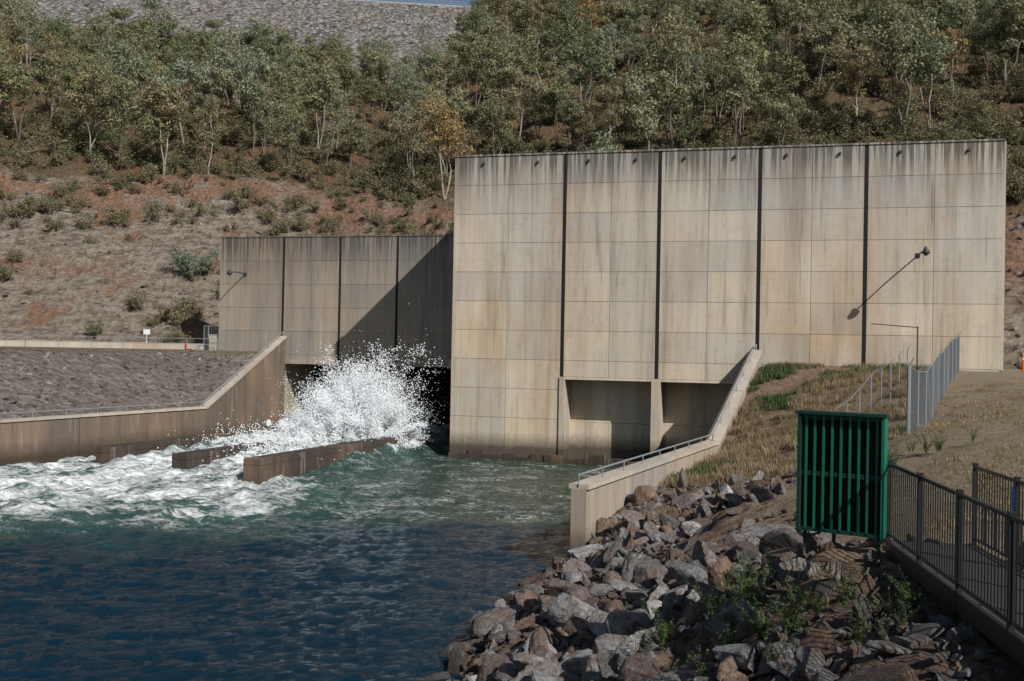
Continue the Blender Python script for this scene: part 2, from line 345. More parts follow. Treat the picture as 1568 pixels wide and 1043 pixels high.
gr=m.ramp(n4,[(.3,(.15,.12,.075)),(.5,(.28,.22,.145)),(.7,(.39,.325,.225))]); gr=m.mix(m.mr(n1,.54,.66,0,.65),gr,(.12,.14,.05)); gr=m.mix(m.mr(n3,.5,.64,0,.7),gr,(.34,.27,.21)); gr=m.mix(m.mr(n3,.46,.36,0,.6),gr,(.10,.085,.05))
sl=m.ramp(n3,[(.3,(.085,.052,.037)),(.5,(.21,.14,.10)),(.7,(.31,.235,.165))])
col=m.mix(m.attr('slope'),m.mix(m.attr('rock'),gr,dirt),sl)
M_BANK=m.done(col,.95,m.bump(m.math('ADD',n3,m.math('MULTIPLY',n4,.5)),.9,.15),spec=.1)
bk=mesh_obj('right_bank_ground',v,f,[M_BANK],smooth_s=True); X,Y=v[:,0],v[:,1]
slopem=smooth(31,37,Y)*(1-smooth(-3,0,X-np.interp(Y,[30,40,50,56,60],[12,15.5,20,24,25]))); 
set_attr(bk,'rock',rockmask(X,Y)); set_attr(bk,'slope',slopem)
# ---------------------------------------------------------------- water
yy=[-8.]; 
while yy[-1]<88: yy.append(yy[-1]+max(.09,min(.30,.0045*max(yy[-1],5)+.01)))
ywv=np.array(yy); xw=np.concatenate([np.arange(-62,-34,.5),np.arange(-34,20,.17)])
def foam_masks(X,Y):
    jag=fbm(X*.12,Y*.18,4)*14
    a=smooth(35.0,46,Y+jag*.9+np.interp(X,[-40,-20,-8,0,5],[2.5,1.6,0.2,-5,-9]))
    right=smooth(-14.5,-5,X+fbm(X*.1,Y*.1+9,3)*8)
    heavy=a*(1-right*.82)
    chute=smooth(53,60,Y)*(1-smooth(-12,-6.0,X-(Y-53)*.40+6))
    chute=np.where(Y>66,np.maximum(chute,1-smooth(-8,-6,X)),chute)
    return np.clip(np.maximum(heavy,chute),0,1),a
def water(X,Y):
    fm,a=foam_masks(X,Y)
    wq=X*.62+1.6*fbm(X*.25,Y*.25,2)
    z=fbm(wq,Y*1.35,4)*.24+(.25-np.abs(fbm(X*1.5,Y*2.6,3)))*.16+fbm(X*3.4,Y*5.2,2)*.06+fbm(X*.2,Y*.3,2)*.12
    z=z+fm*(fbm(X*.6,Y*.7,5)*1.0+np.abs(fbm(X*1.3,Y*1.5,3))*.5)
    between=np.clip(smooth(54,64,Y)*(1-smooth(-14,-11,X-(Y-53.2)*.393))*smooth(-24.5,-23,X-(Y-59.3)*.388),0,1)
    z=z+between*(.85+fbm(X*.5,Y*.5,4)*1.0)
    return z
v,f=grid(xw,ywv,water)
m=NT('river_water'); co=m.coord(); fa=m.attr('foam'); tb=m.attr('turb'); zx=m.z()
cs=m.coord(scale=(.55,1.0,1)); n1=m.noise(cs,.55,12,.72,1.2); n2=m.noise(cs,2.2,8,.7,1.0); nw=m.noise(m.coord(scale=(.7,1.7,1)),2.0,7,.62,.4); nw2=m.noise(m.coord(scale=(1,1.5,1)),9,4,.6)
lace=m.math('ADD',m.math('MULTIPLY',n1,.65),m.math('MULTIPLY',n2,.45))
foam=m.mr(m.math('ADD',fa,m.math('SUBTRACT',m.math('MULTIPLY',lace,3.1),1.97)),.50,.92)
rid=m.math('ABSOLUTE',m.math('SUBTRACT',m.noise(cs,.8,9,.6,1.5),.5)); rid2=m.math('ABSOLUTE',m.math('SUBTRACT',m.noise(cs,1.7,7,.6,1.2),.5))
thr=m.math('MULTIPLY',m.math('MULTIPLY',m.math('MAXIMUM',m.mr(rid,.017,.0),m.mr(rid2,.020,.0)),m.mr(n1,.48,.58)),m.mr(tb,.2,.7,0,.75)); foam=m.math('MAXIMUM',foam,thr)
deep=m.mix(tb,(.0015,.019,.036),(.010,.036,.029)); deep=m.mix(m.math('MULTIPLY',tb,m.mr(zx[0],-10,2)),deep,(.024,.038,.022)); deep=m.mix(m.math('MULTIPLY',fa,.75),deep,(.055,.115,.098))
col=m.mix(foam,deep,(.88,.90,.90)); ro=m.mr(foam,0,1,.06,.7)
bp=m.bump(m.math('ADD',m.math('MULTIPLY',nw,1.0),m.math('MULTIPLY',nw2,.22)),.75,.28); bp=m.bump(m.math('MULTIPLY',n2,foam),.6,.25,bp)
M_WATER=m.done(col,ro,bp,spec=.46)
for x in m.t.nodes:
    if x.type=='BSDF_PRINCIPLED': x.inputs['IOR'].default_value=1.33
wo=mesh_obj('river_water',v,f,[M_WATER],smooth_s=True); fm,a=foam_masks(v[:,0],v[:,1]); set_attr(wo,'foam',fm); set_attr(wo,'turb',a)
# ---------------------------------------------------------------- splash
m=NT('white_water')
def trl(s,sh):
    t=s.n('ShaderNodeBsdfTranslucent'); t.inputs[0].default_value=(.95,.97,.98,1); x=s.n('ShaderNodeMixShader'); x.inputs[0].default_value=.45; s.l(sh,x.inputs[1]); s.l(t.outputs[0],x.inputs[2]); return x.outputs[0]
M_WW=m.done((.94,.96,.97),.8,None,extra=trl,spec=.1)
sp=empty('white_water_splash'); SX=-10.7
xs2=np.arange(-20,-4.8,.10); ys2=np.arange(60,77.5,.12)
def mound(X,Y):
    g=3.3*np.exp(-((X-SX)/1.9)**2-((Y-70)/2.4)**2)+1.9*np.exp(-((X+14.4)/2.6)**2-((Y-68.0)/3.5)**2)+1.6*np.exp(-((X+8.0)/1.6)**2-((Y-70.0)/2.0)**2)
    return -.6+g*(1+.9*fbm(X*.9,Y*.9,4))+g*.18*fbm(X*4,Y*4,3)
v,f=grid(xs2,ys2,mound); mesh_obj('mound',v,f,[M_WW],smooth_s=True,parent=sp)
pts=[];rad=[]
for j in range(680):
    ox=SX+rng.normal(0,1.7)-abs(rng.normal(0,.9)); oy=69.6+rng.normal(0,1.4); oz=.5+rng.random()*1.6
    vz=rng.uniform(2.5,9.9)*math.exp(-((ox-SX)/3.4)**2); vx=(ox-SX)*.7+rng.normal(0,1.3); vy=rng.normal(-1.0,1.0)
    T_=2*vz/9.8*rng.uniform(.40,.75); k=int(300*rng.uniform(.4,1))
    t=T_*(rng.random(k)**1.05); sg=.07+.30*t
    px=ox+vx*t+rng.normal(0,1,k)*sg; py=oy+vy*t+rng.normal(0,1,k)*sg; pz=oz+vz*t-4.9*t*t+rng.normal(0,1,k)*sg
    pts.append(np.stack([px,py,pz],1)); rad.append(rng.uniform(.010,.040,k)*(1.35-.6*t/T_))
for _ in range(34):
    ox=SX+rng.normal(.5,1.4); oy=69.8+rng.normal(0,1); vz=rng.uniform(8.5,11.4); vx=(ox-SX)*.8+rng.normal(0,1.2); k=70; T_=2*vz/9.8*.55; t=T_*(.3+.7*rng.random(k)); sg=.04+.16*t
    pts.append(np.stack([ox+vx*t+rng.normal(0,1,k)*sg,oy+rng.normal(0,1,k)*sg,1+vz*t-4.9*t*t+rng.normal(0,1,k)*sg],1)); rad.append(rng.uniform(.012,.045,k))
k=3500; px=rng.normal(SX+.6,2.3,k);py=rng.normal(70,1.8,k);pz=2+np.abs(rng.normal(0,2.3,k)); pts.append(np.stack([px,py,pz],1)); rad.append(rng.uniform(.008,.026,k))
k=9000; px=rng.normal(-15,2,k);py=rng.normal(66,3,k);pz=.5+np.abs(rng.normal(0,.7,k)); pts.append(np.stack([px,py,pz],1)); rad.append(rng.uniform(.012,.04,k))
pts=np.concatenate(pts);rad=np.concatenate(rad); ok=pts[:,2]>0; pts=pts[ok];rad=rad[ok]
oct_=np.array([(1,1,1),(-1,-1,1),(-1,1,-1),(1,-1,-1)],float)*.9; fo=np.array([(0,1,3),(0,2,1),(0,3,2),(1,2,3)])
V=(pts[:,None,:]+oct_[None]*rad[:,None,None]).reshape(-1,3); F=(fo[None]+4*np.arange(len(pts))[:,None,None]).reshape(-1,3)
mesh_obj('spray_droplets',V,F,[M_WW],parent=sp)
# ---------------------------------------------------------------- rocks
def rock_mesh(name,mat,sub=4,planes=13,seed=0,flat=1.0):
    r=np.random.default_rng(seed)
    bm=bmesh.new(); bmesh.ops.create_icosphere(bm,subdivisions=sub,radius=1); me=bpy.data.meshes.new(name)
    D=np.array([v.co[:] for v in bm.verts]); N=r.normal(size=(planes,3)); N/=np.linalg.norm(N,axis=1)[:,None]; H=r.uniform(.38,.95,planes)
    dp=D@N.T; R=np.where(dp>.05,H[None]/np.maximum(dp,.05),9).min(1); R=np.minimum(R,1.4)
    Pn=D*R[:,None]; nz=fbm(Pn[:,0]*3+seed*3,Pn[:,1]*3+Pn[:,2]*2.3,4)*.10+fbm(Pn[:,0]*9+seed,Pn[:,2]*9+Pn[:,1]*7,2)*.05
    Pn=Pn*(1+nz)[:,None]*np.array([1.1,r.uniform(.55,.95),r.uniform(.4,.8)*flat])
    for v,p in zip(bm.verts,Pn): v.co=p
    bm.to_mesh(me); bm.free(); me.materials.append(mat); return me
m=NT('riprap_rock'); co=m.coord(); oi=m.n('ShaderNodeObjectInfo'); ad=m.n('ShaderNodeVectorMath',operation='ADD'); m.l(co,ad.inputs[0]); m.l(oi.outputs['Location'],ad.inputs[1]); co=ad.outputs[0]
n1=m.noise(co,1.6,10,.7); n2=m.noise(co,5,10,.75); vd=m.vor(co,2.6,'DISTANCE_TO_EDGE')
base=m.ramp(oi.outputs['Random'],[(0,(.08,.073,.07)),(.2,(.21,.21,.21)),(.38,(.13,.09,.066)),(.55,(.31,.31,.31)),(.72,(.11,.10,.093)),(.86,(.22,.145,.10)),(.95,(.19,.19,.19)),(1,(.55,.53,.50))])
col=m.mix(m.mr(n1,.48,.6,0,.7),base,(.14,.08,.052)); col=m.mix(m.mr(n2,.50,.65,0,.85),col,(.025,.021,.018)); col=m.mix(m.mr(n1,.3,.43,.6,0),col,(.53,.53,.53))
g=m.n('ShaderNodeNewGeometry'); sx=m.n('ShaderNodeSeparateXYZ'); m.l(g.outputs['Position'],sx.inputs[0])
col=m.mix(m.mr(sx.outputs[2],.0,.6,.8,0),col,(.02,.016,.012))
M_ROCK=m.done(col,.8,m.bump(m.math('ADD',n2,m.math('MULTIPLY',m.mr(vd,0,.05),.2)),.9,.09),spec=.3)
m=NT('striped_rock'); co=m.coord(); wx=m.n('ShaderNodeTexWave'); m.l(co,wx.inputs[0]); wx.inputs['Scale'].default_value=1.4; wx.inputs['Distortion'].default_value=6; wx.inputs['Detail'].default_value=6; wx.inputs['Detail Scale'].default_value=2.2
n2=m.noise(co,4,8,.7); col=m.ramp(wx.outputs['Fac'],[(.1,(.09,.078,.068)),(.55,(.14,.122,.105)),(.95,(.24,.215,.18))]); col=m.mix(m.mr(n2,.42,.6,0,.75),col,(.10,.08,.065)); M_STR=m.done(col,.85,m.bump(m.math('ADD',m.math('MULTIPLY',wx.outputs['Fac'],.5),n2),.6,.06))
RK=[rock_mesh('rock_%d'%i,M_ROCK,4,8+i%5,i+1) for i in range(16)]
RKL=[rock_mesh('rubble_%d'%i,M_ROCK,2,8+i%4,i+51) for i in range(8)]
rip=empty('riprap_rocks')
def inst(me,loc,sc,rot,par,nm=None):
    o=bpy.data.objects.new(nm or me.name,me); o.location=loc; o.scale=sc; o.rotation_euler=rot; o.parent=par; scene.collection.objects.link(o); return o
def scatter_rocks(N,smin,smax,meshes,pw,emb):
    x=rng.uniform(-4,11.5,N*4); y=9+(rng.random(N*4)**1.25)*34; rm=rockmask(x,y); s=poly_sd(x,y,RP)
    dirtz=np.exp(-((x-6.0)/1.7)**2-((y-26)/8)**2)*.85
    patch=smooth(-.12,.05,fbm(x*.45,y*.45,3)) if smin>.12 else 1
    ok=(rng.random(N*4)<rm*(1-dirtz)*(.25+.75*patch))&((y<33.6)|(s>.3)); z=rb(x,y); ok&=(z>-.7); ok&=~((x>4.2)&(x<6.9)&(y>13.2)&(y<16)&(rng.random(N*4)<.6))
    ok&=~((x>4.9)&(y<14.5)&(rng.random(N*4)<.4))
    for i in np.where(ok)[0][:N]:
        r=smin+(smax-smin)*rng.random()**pw
        if 3.9<x[i]<7 and y[i]<16.5: r=min(r,.05+.2*rng.random())
        inst(meshes[rng.integers(len(meshes))],(x[i],y[i],z[i]+r*emb),(r*rng.uniform(.8,1.3),r*rng.uniform(.8,1.2),r*rng.uniform(.8,1.2)),(rng.normal(0,.6),rng.normal(0,.6),rng.uniform(0,6.28)),rip)
scatter_rocks(1150,.13,.54,RK,3.0,.22); scatter_rocks(5000,.035,.16,RKL,1.6,.3)
for (x,y,r) in [(.95,18.6,.62),(2.55,18.6,.45),(1.6,22.5,.55),(2.0,16.9,.45),(3.1,20.5,.5),(-.3,20.5,.6),(1.4,26,.6),(3.2,29.5,.6),(2.4,31.8,.65),(5,33.5,.55),(6.2,31,.55),(.1,23.8,.5),(1.9,28.7,.6)]:
    inst(RK[rng.integers(12)],(x,y,float(rb(x,y))+r*.25),(r,r,r),(rng.normal(0,.4),rng.normal(0,.4),rng.uniform(0,6)),rip)
for k,(x,y,r) in enumerate([(4.25,14.35,.32),(4.78,14.3,.26)]):
    me=rock_mesh('striped_%d'%k,M_STR,4,16,80+k,1.35); inst(me,(x,y,EYE-3.12),(r,r,r),(.3,.2,k),None,'striped_boulder')
lbr=empty('left_bank_rocks'); N=9000
x=rng.uniform(-62,-19,N); y=rng.uniform(48,86,N); e=e_left(x,y); z=hill(x,y); ok=(e>.6)&(z<6.7)&(z>2)&(x/y>-.65)
for i in np.where(ok)[0][:1500]:
    r=.08+.16*rng.random()**2; inst(RKL[rng.integers(8)],(x[i],y[i],z[i]-r*.15),(r*1.2,r,r),(0,rng.normal(0,.3),rng.uniform(0,6)),lbr)
N=9000; x=rng.uniform(-80,70,N); y=rng.uniform(60,118,N); d=y-toe(x); z=hill(x,y); ok=(d>0)&(d<28)&(z>6)&(np.abs(x/y)<.6)&((x<-3)|(x>29))
cr=empty('cut_slope_rocks')
for i in np.where(ok)[0][:1500]:
    r=.06+.3*rng.random()**4+(.3*rng.random() if x[i]>29 else 0); inst(RKL[rng.integers(8)],(x[i],y[i],z[i]),(r*1.2,r,r),(rng.normal(0,.5),rng.normal(0,.3),rng.uniform(0,6)),cr)
# ---------------------------------------------------------------- vegetation
def leafmat(name,stops,tl=.3):
    m=NT(name); oi=m.n('ShaderNodeObjectInfo'); col=m.ramp(oi.outputs['Random'],stops); g=m.n('ShaderNodeNewGeometry').outputs['Random Per Island']
    q=m.noise(m.coord(),.6,3); col=m.mix(1.0,col,m.ramp(g,[(0,(.75,.77,.75)),(.6,(1,1,1)),(1,(1.25,1.22,1.14))]),'MULTIPLY'); col=m.mix(1.0,col,m.ramp(q,[(.35,(.8,.82,.8)),(.65,(1.2,1.15,1.05))]),'MULTIPLY')
    def ex(s,sh):
        t=s.n('ShaderNodeBsdfTranslucent'); s.l(col,t.inputs[0]); x=s.n('ShaderNodeMixShader'); x.inputs[0].default_value=tl; s.l(sh,x.inputs[1]); s.l(t.outputs[0],x.inputs[2]); return x.outputs[0]
    return m.done(col,.6,extra=ex,spec=.25)
M_EUC=leafmat('eucalypt_leaves',[(0,(.19,.20,.11)),(.15,(.24,.24,.135)),(.3,(.235,.265,.185)),(.45,(.28,.25,.15)),(.57,(.15,.185,.085)),(.7,(.27,.30,.23)),(.82,(.27,.23,.135)),(.95,(.225,.23,.135)),(1,(.36,.235,.105))],.26)
M_SHR=leafmat('shrub_leaves',[(0,(.14,.145,.075)),(.3,(.20,.175,.105)),(.55,(.17,.15,.095)),(.8,(.12,.14,.065)),(1,(.24,.20,.12))],.2)
M_BLUEG=leafmat('saltbush_leaves',[(0,(.20,.235,.18)),(1,(.20,.24,.19))])
M_WEED=leafmat('weed_leaves',[(0,(.06,.105,.03)),(.5,(.085,.13,.045)),(1,(.12,.135,.065))])
M_DRY=leafmat('dry_grass',[(0,(.30,.22,.135)),(.3,(.38,.305,.195)),(.6,(.25,.17,.115)),(.85,(.34,.27,.165)),(1,(.18,.18,.075))])
m=NT('bark'); q=m.noise(m.coord(scale=(1,1,.2)),2,6); oi=m.n('ShaderNodeObjectInfo'); c_=m.ramp(q,[(.3,(.09,.072,.06)),(.55,(.22,.195,.165)),(.8,(.40,.37,.33))]); M_BARK=m.done(m.mix(1.0,c_,m.ramp(oi.outputs['Random'],[(0,(.5,.45,.4)),(.7,(1,1,1)),(1,(1.5,1.45,1.4))]),'MULTIPLY'),.85)
def leaves(r,centers,radii,per,size,asp=.5):
    C=[];NN=[]
    for c,rd,k in zip(centers,radii,per):
        dvec=r.normal(size=(k,3)); dvec/=np.linalg.norm(dvec,axis=1)[:,None]; q=dvec*(r.random(k)**.4)[:,None]*rd
        C.append(np.array(c)+q); NN.append(dvec)
    C=np.concatenate(C); dv=np.concatenate(NN); k=len(C)
    n=dv*.9+np.array([0,0,.35])+r.normal(size=(k,3))*.42; n/=np.linalg.norm(n,axis=1)[:,None]
    a=r.normal(size=(k,3)); a[:,2]-=.6; a-=n*(a*n).sum(1)[:,None]; a/=np.linalg.norm(a,axis=1)[:,None]; b=np.cross(n,a)
    s=size*r.uniform(.6,1.3,k)[:,None]; V=np.stack([C-a*s,C+b*s*asp,C+a*s,C-b*s*asp],1).reshape(-1,3); F=np.arange(4*k).reshape(-1,4); return V,F
def build(name,mb,V,F,mats):
    v0=np.array([tuple(p) for p in mb.v]).reshape(-1,3); V2=np.concatenate([v0,V]); f=list(mb.f)+(F+len(v0)).tolist()
    me=bpy.data.meshes.new(name); me.from_pydata(V2.tolist(),[],f); [me.materials.append(q) for q in mats]
    me.polygons.foreach_set('material_index',np.array([0]*len(mb.f)+[1]*len(F),dtype=np.int32)); return me
def tree(seed,h=12,nl=3400,leafs=.24):
    r=np.random.default_rng(seed); mb=MB(); nst=1 if r.random()<.55 else 2; cs=[];rs=[]
    for st in range(nst):
        lean=r.normal(0,.09,2)
        if nst>1: lean=lean+.17*np.array([math.cos(st*3.1+seed),math.sin(st*3.1+seed)])
        pts=[Vector((0,0,-.5))]
        for k in range(1,7):
            t=k/6; pts.append(Vector((lean[0]*h*t*.8+r.normal(0,.2),lean[1]*h*t*.8+r.normal(0,.2),h*.82*t)))
        R=.15*h/12*(.8 if nst>1 else 1); mb.tube(pts,[R*(1-.8*k/6) for k in range(7)],6)
        nb=int(r.integers(6,10))
        for b in range(nb):
            t=r.uniform(.42,.98); f_=t*6; i=min(int(f_),5); p=pts[i].lerp(pts[i+1],f_-i); an=r.uniform(0,6.28); L=h*r.uniform(.10,.26)*(1.2-.55*t); ub=r.uniform(.4,1.2)
            d=Vector((math.cos(an),math.sin(an),ub)).normalized(); mid=p+d*L*.5+Vector((0,0,.1)); e=p+d*L+Vector((r.normal(0,.2),r.normal(0,.2),L*.15))
            mb.tube([p,mid,e],[R*.42*(1-.5*t),R*.28*(1-.4*t),.03],4,cap=False)
            for s in range(2):
                e2=mid.lerp(e,r.uniform(.2,1))+Vector((r.normal(0,.75,3)*h/12).tolist()); mb.tube([mid,e2],[.04,.015],3,cap=False); cs.append(e2[:]); rs.append(np.array([1,1,.7])*r.uniform(.5,1.0)*h/12)
            cs.append(e[:]); rs.append(np.array([1,1,.75])*r.uniform(.8,1.35)*h/12)
    w=np.array([q[0]**2 for q in rs]); per=(nl*w/w.sum()*r.uniform(.6,1.3,len(w))).astype(int)+3
    V,F=leaves(r,cs,rs,per,leafs,.42); return build('tree_%d'%seed,mb,V,F,[M_BARK,M_EUC])
TR=[tree(100+i,random.uniform(11,15),3000 if i<10 else 420,.21) for i in range(13)]
def shrub(seed,mat,h=1.6,nl=700,ls=.11):
    r=np.random.default_rng(seed); mb=MB(); cs=[];rs=[]
    for k in range(9):
        a=r.uniform(0,6.28); e=Vector((math.cos(a)*h*r.uniform(.1,.6),math.sin(a)*h*r.uniform(.1,.6),h*r.uniform(.45,.95))); mb.tube([(0,0,-.2),e*.5+Vector((0,0,.1)),e],[.04,.025,.012],3,cap=False)
        cs.append(e[:]); rs.append(np.array([1,1,.8])*h*r.uniform(.18,.36))
        cs.append((e*.6)[:]); rs.append(np.array([1,1,.8])*h*r.uniform(.15,.3))
    V,F=leaves(r,cs,rs,[nl//18]*18,ls,.4); return build('shrub_%d'%seed,mb,V,F,[M_BARK,mat])
SH=[shrub(300+i,M_SHR,random.uniform(1.6,2.6),600,.14) for i in range(6)]
forest=empty('eucalyptus_forest'); cnt=0
y=100.
while y<345:
    st=6.5+ (y-100)*.007; x=-.62*y-6
    while x<.62*y+10:
        px=x+random.uniform(-3.3,3.3); py=y+random.uniform(-3.3,3.3); x+=st
        d=py-float(toe(px)); cw=(float(cutH(px))+.6)/.75
        if d<cw+1.0+3*random.random(): continue
        if random.random()<(.06 if float(fbm(np.array(px*.05),np.array(py*.05),2))>-.08 else .35): continue
        z=float(hill(np.array([px]),np.array([py]))[0])
        if px<10 and 154.2-(420-py)/1.6>z-1: continue
        if px/py<-.1 and py>235: continue
        s=random.uniform(.55,1.08); k=random.randrange(10) if random.random()<.9 else random.randrange(10,13)
        inst(TR[k],(px,py,z),(s*random.uniform(.9,1.2),s*random.uniform(.9,1.2),s),(random.gauss(0,.06),random.gauss(0,.06),random.uniform(0,6.28)),forest); cnt+=1
    y+=st*.85
print('trees',cnt)
us=empty('hillside_shrubs'); c2=0
for _ in range(11000):
    py=random.uniform(80,210); px=random.uniform(-.6,.6)*py; d=py-float(toe(px)); cw=(float(cutH(px))+.6)/.75
    if d<1: continue
    pr=.12 if d<cw*.6 else (.55 if d<cw-1 else .6)
    if d<cw and -3<px<29: continue
    if random.random()>pr*(1 if py<150 else .35): continue
    z=float(hill(np.array([px]),np.array([py]))[0]); s=random.uniform(.3,1.0)*(.9 if d<cw else 1.15)
    if z<5: continue
    inst(SH[random.randrange(6)],(px,py,z),(s*1.1,s,s),(0,0,random.uniform(0,6.28)),us); c2+=1
    if c2>2600: break
for (px,py,s) in [(-32.6,93.2,.9),(-31.2,92.6,1.0),(-30.2,93.5,.8),(-33.8,92.4,.6),(-30.8,91.2,.7),(-29.6,90.4,.6),(-32.0,90.8,.5)]:  # extra shrubs added to break up the wall end's cast shadow
    inst(SH[random.randrange(6)],(px,py,float(hill(np.array([px]),np.array([py]))[0])),(s,s,s),(0,0,px),us)
bs=shrub(400,M_BLUEG,3.2,3000,.13); inst(bs,(-32,98.5,float(hill(np.array([-32.]),np.array([98.5]))[0])-.2),(1.1,1.1,1),(0,0,0),None,'saltbush')
def tuft(seed,h,nb,sp,mat,w=.012):
    r=np.random.default_rng(seed); V=[];F=[]
    for k in range(nb):
        a=r.uniform(0,6.28); b=np.array([r.normal(0,sp),r.normal(0,sp),-.03]); hh=h*r.uniform(.5,1.1); le=r.uniform(.1,.7)*hh; d=np.array([math.cos(a),math.sin(a),0]); s=np.array([-d[1],d[0],0])*w
        i=len(V); V+=[b-s,b+s,b+d*le*.35+s*.8+[0,0,hh*.6],b+d*le*.35-s*.8+[0,0,hh*.6],b+d*le+[0,0,hh]]; F+=[(i,i+1,i+2,i+3),(i+3,i+2,i+4)]
    me=bpy.data.meshes.new('tuft_%d'%seed); me.from_pydata([tuple(q) for q in V],[],F); me.materials.append(mat); return me
TF=[tuft(500+i,.42,50,.18,M_DRY) for i in range(4)]; TS=[tuft(520+i,.09,40,.16,M_DRY,.008) for i in range(3)]; TG=[tuft(540+i,.4,70,.22,M_WEED,.016) for i in range(3)]
gs=empty('dry_grass'); N=9000; x=rng.uniform(2,26,N); y=rng.uniform(31,63,N); s=poly_sd(x,y,RP); ok=((s>.5)|(y<33))&(x<np.interp(y,[30,40,50,56,60,63],[12.5,16.5,21,25,26,28]))&(rng.random(N)<1-.9*rockmask(x,y)); ok&=(fbm(x*.5,y*.5,3)>-.05)
ok&=(y<66.8-.252*x)
z=rb(x,y)
for i in np.where(ok)[0][:2400]:
    g_=(fbm(np.array(x[i]*.25+5),np.array(y[i]*.25),2)>.15) or (y[i]>57 and rng.random()<.4)
    sc=rng.uniform(.45,1.15); inst((TG if g_ else TF)[rng.integers(3)],(x[i],y[i],z[i]),(sc,sc,sc),(0,0,rng.uniform(0,6)),gs)
lg=empty('lawn_grass'); N=6000; x=rng.uniform(6.5,32,N); y=rng.uniform(16.5,50,N); ok=(x>np.interp(y,[16,31,50,58],[7.2,12.0,21,27]))&(x/y<.6)&(fbm(x*.6,y*.6,3)>-.02)
z=rb(x,y)
for i in np.where(ok)[0][:1900]:
    sc=rng.uniform(.6,1.4); inst(TS[rng.integers(3)],(x[i],y[i],z[i]),(sc,sc,sc),(0,0,rng.uniform(0,6)),lg)
def weed(seed,h=.8,ns=7):
    r=np.random.default_rng(seed); mb=MB(); cs=[];rs=[]
    for k in range(ns):
        a=r.uniform(0,6.28); L=h*r.uniform(.5,1.1); o=r.uniform(.1,.75); pts=[Vector((math.cos(a)*o*L*t*t,math.sin(a)*o*L*t*t,L*t)) for t in (0,.33,.66,1)]
        mb.tube(pts,[.008,.006,.005,.003],3,cap=False)
        for t in np.linspace(.25,1,10): cs.append((math.cos(a)*o*L*t*t,math.sin(a)*o*L*t*t,L*t)); rs.append(np.array([1,1,.8])*.07)
    V,F=leaves(r,cs,rs,[6]*len(cs),.038,.24); return build('weed_%d'%seed,mb,V,F,[M_WEED,M_WEED])
WD=[weed(600+i) for i in range(5)]; wp=empty('bank_weeds')
for (cx,cy_,n_,sp_) in [(3.9,18.2,7,.35),(3.4,15.4,14,.5),(3.9,13.5,10,.35),(4.6,12.0,4,.3),(3.0,20,3,.5),(5.0,12.6,3,.2),(11.0,26.5,9,.7),(2.9,16.5,5,.4)]:
    for k in range(n_):
        px=cx+rng.normal(0,sp_);py=cy_+rng.normal(0,sp_); s=rng.uniform(.35,.9); inst(WD[rng.integers(5)],(px,py,float(rb(px,py))+.04),(s,s,s),(0,0,rng.uniform(0,6)),wp)
# ---------------------------------------------------------------- green louvre screen
gsx=empty('green_louvre_screen'); L_=Vector((4.62,15.55,0)); R_=Vector((5.72,14.85,0)); W=(R_-L_).length; du=(R_-L_).normalized(); dn=Vector((du.y,-du.x,0)); 
if dn.y>0: dn=-dn
zb,zt=EYE-2.74,EYE-.92; mb=MB(); DD=.22
def gb(a,b,f0,f1,z0,z1,m=0): mb.para(L_+du*a+dn*f0+up*z0,du*(b-a),dn*(f1-f0),up*(z1-z0),m)
gb(0,.045,0,DD,zb,zt,2); gb(W-.045,W,0,DD,zb,zt,0); gb(-.03,W+.03,-.02,DD+.02,zt,zt+.045,2); gb(0.045,W-.045,0,DD*.9,zb,zb+.05,2)
gb(0.045,W-.045,0.10,.135,zb+.86,zb+.93,2); gb(.045,W-.045,.10,.135,zt-.08,zt-.002,2)
gb(0.045,W-.045,0,.02,zb+.05,zt-.08,1)  # back sheet coloured near-black for the shade behind the bars
for k in range(9):
    c=.10+(W-.24)*k/8; gb(c,c+.034,.137,.150,zb+.052,zt-.004,0); gb(c+.028,c+.034,.04,.137,zb+.052,zb+.855,2); gb(c+.028,c+.034,.04,.137,zb+.935,zt-.085,2)
for a in (.08,W*.4,W-.12): gb(a,a+.05,.05,.1,zb-.25,zb,2)
mb.tube([L_+du*.08+dn*.1+up*(zb-.12),L_+du*.35+dn*.1+up*(zb-.02)],.02,5,2)
mb.obj('louvre_panel',[M_GREEN,M_GREEND,M_GREEN_SHADE],gsx)
# ---------------------------------------------------------------- walkway
wk=empty('footbridge_walkway'); A0=Vector((5.80,14.9,0)); A1=Vector((4.45,4.0,0)); dw=(A1-A0).normalized(); nr=Vector((-dw.y,dw.x,0)); 
if nr.x<0: nr=-nr
LW=(A1-A0).length; zd=EYE-2.8; mb=MB()
mb.para(A0+up*(zd-.05),dw*LW,nr*1.15,up*.05,0)
mb.para(A0+up*(zd-.23)-nr*.06,dw*LW,nr*.06,up*.24,1); mb.para(A0+up*(zd-.23)+nr*1.15,dw*LW,nr*.06,up*.24,1)
k=0
while k*1.2<LW: mb.para(A0+dw*k*1.2+up*(zd-.2),dw*.06,nr*1.15,up*.15,1); k+=1
mb.obj('deck',[simple('deck_steel',(.07,.07,.07),.6,.2),M_BLACK],wk)
mb=MB(); mb.para(A0-nr*.25+up*(zd-1.0)+dw*-.3,dw*.8,nr*1.8,up*.74,0); mb.obj('abutment',[C_RW],wk)
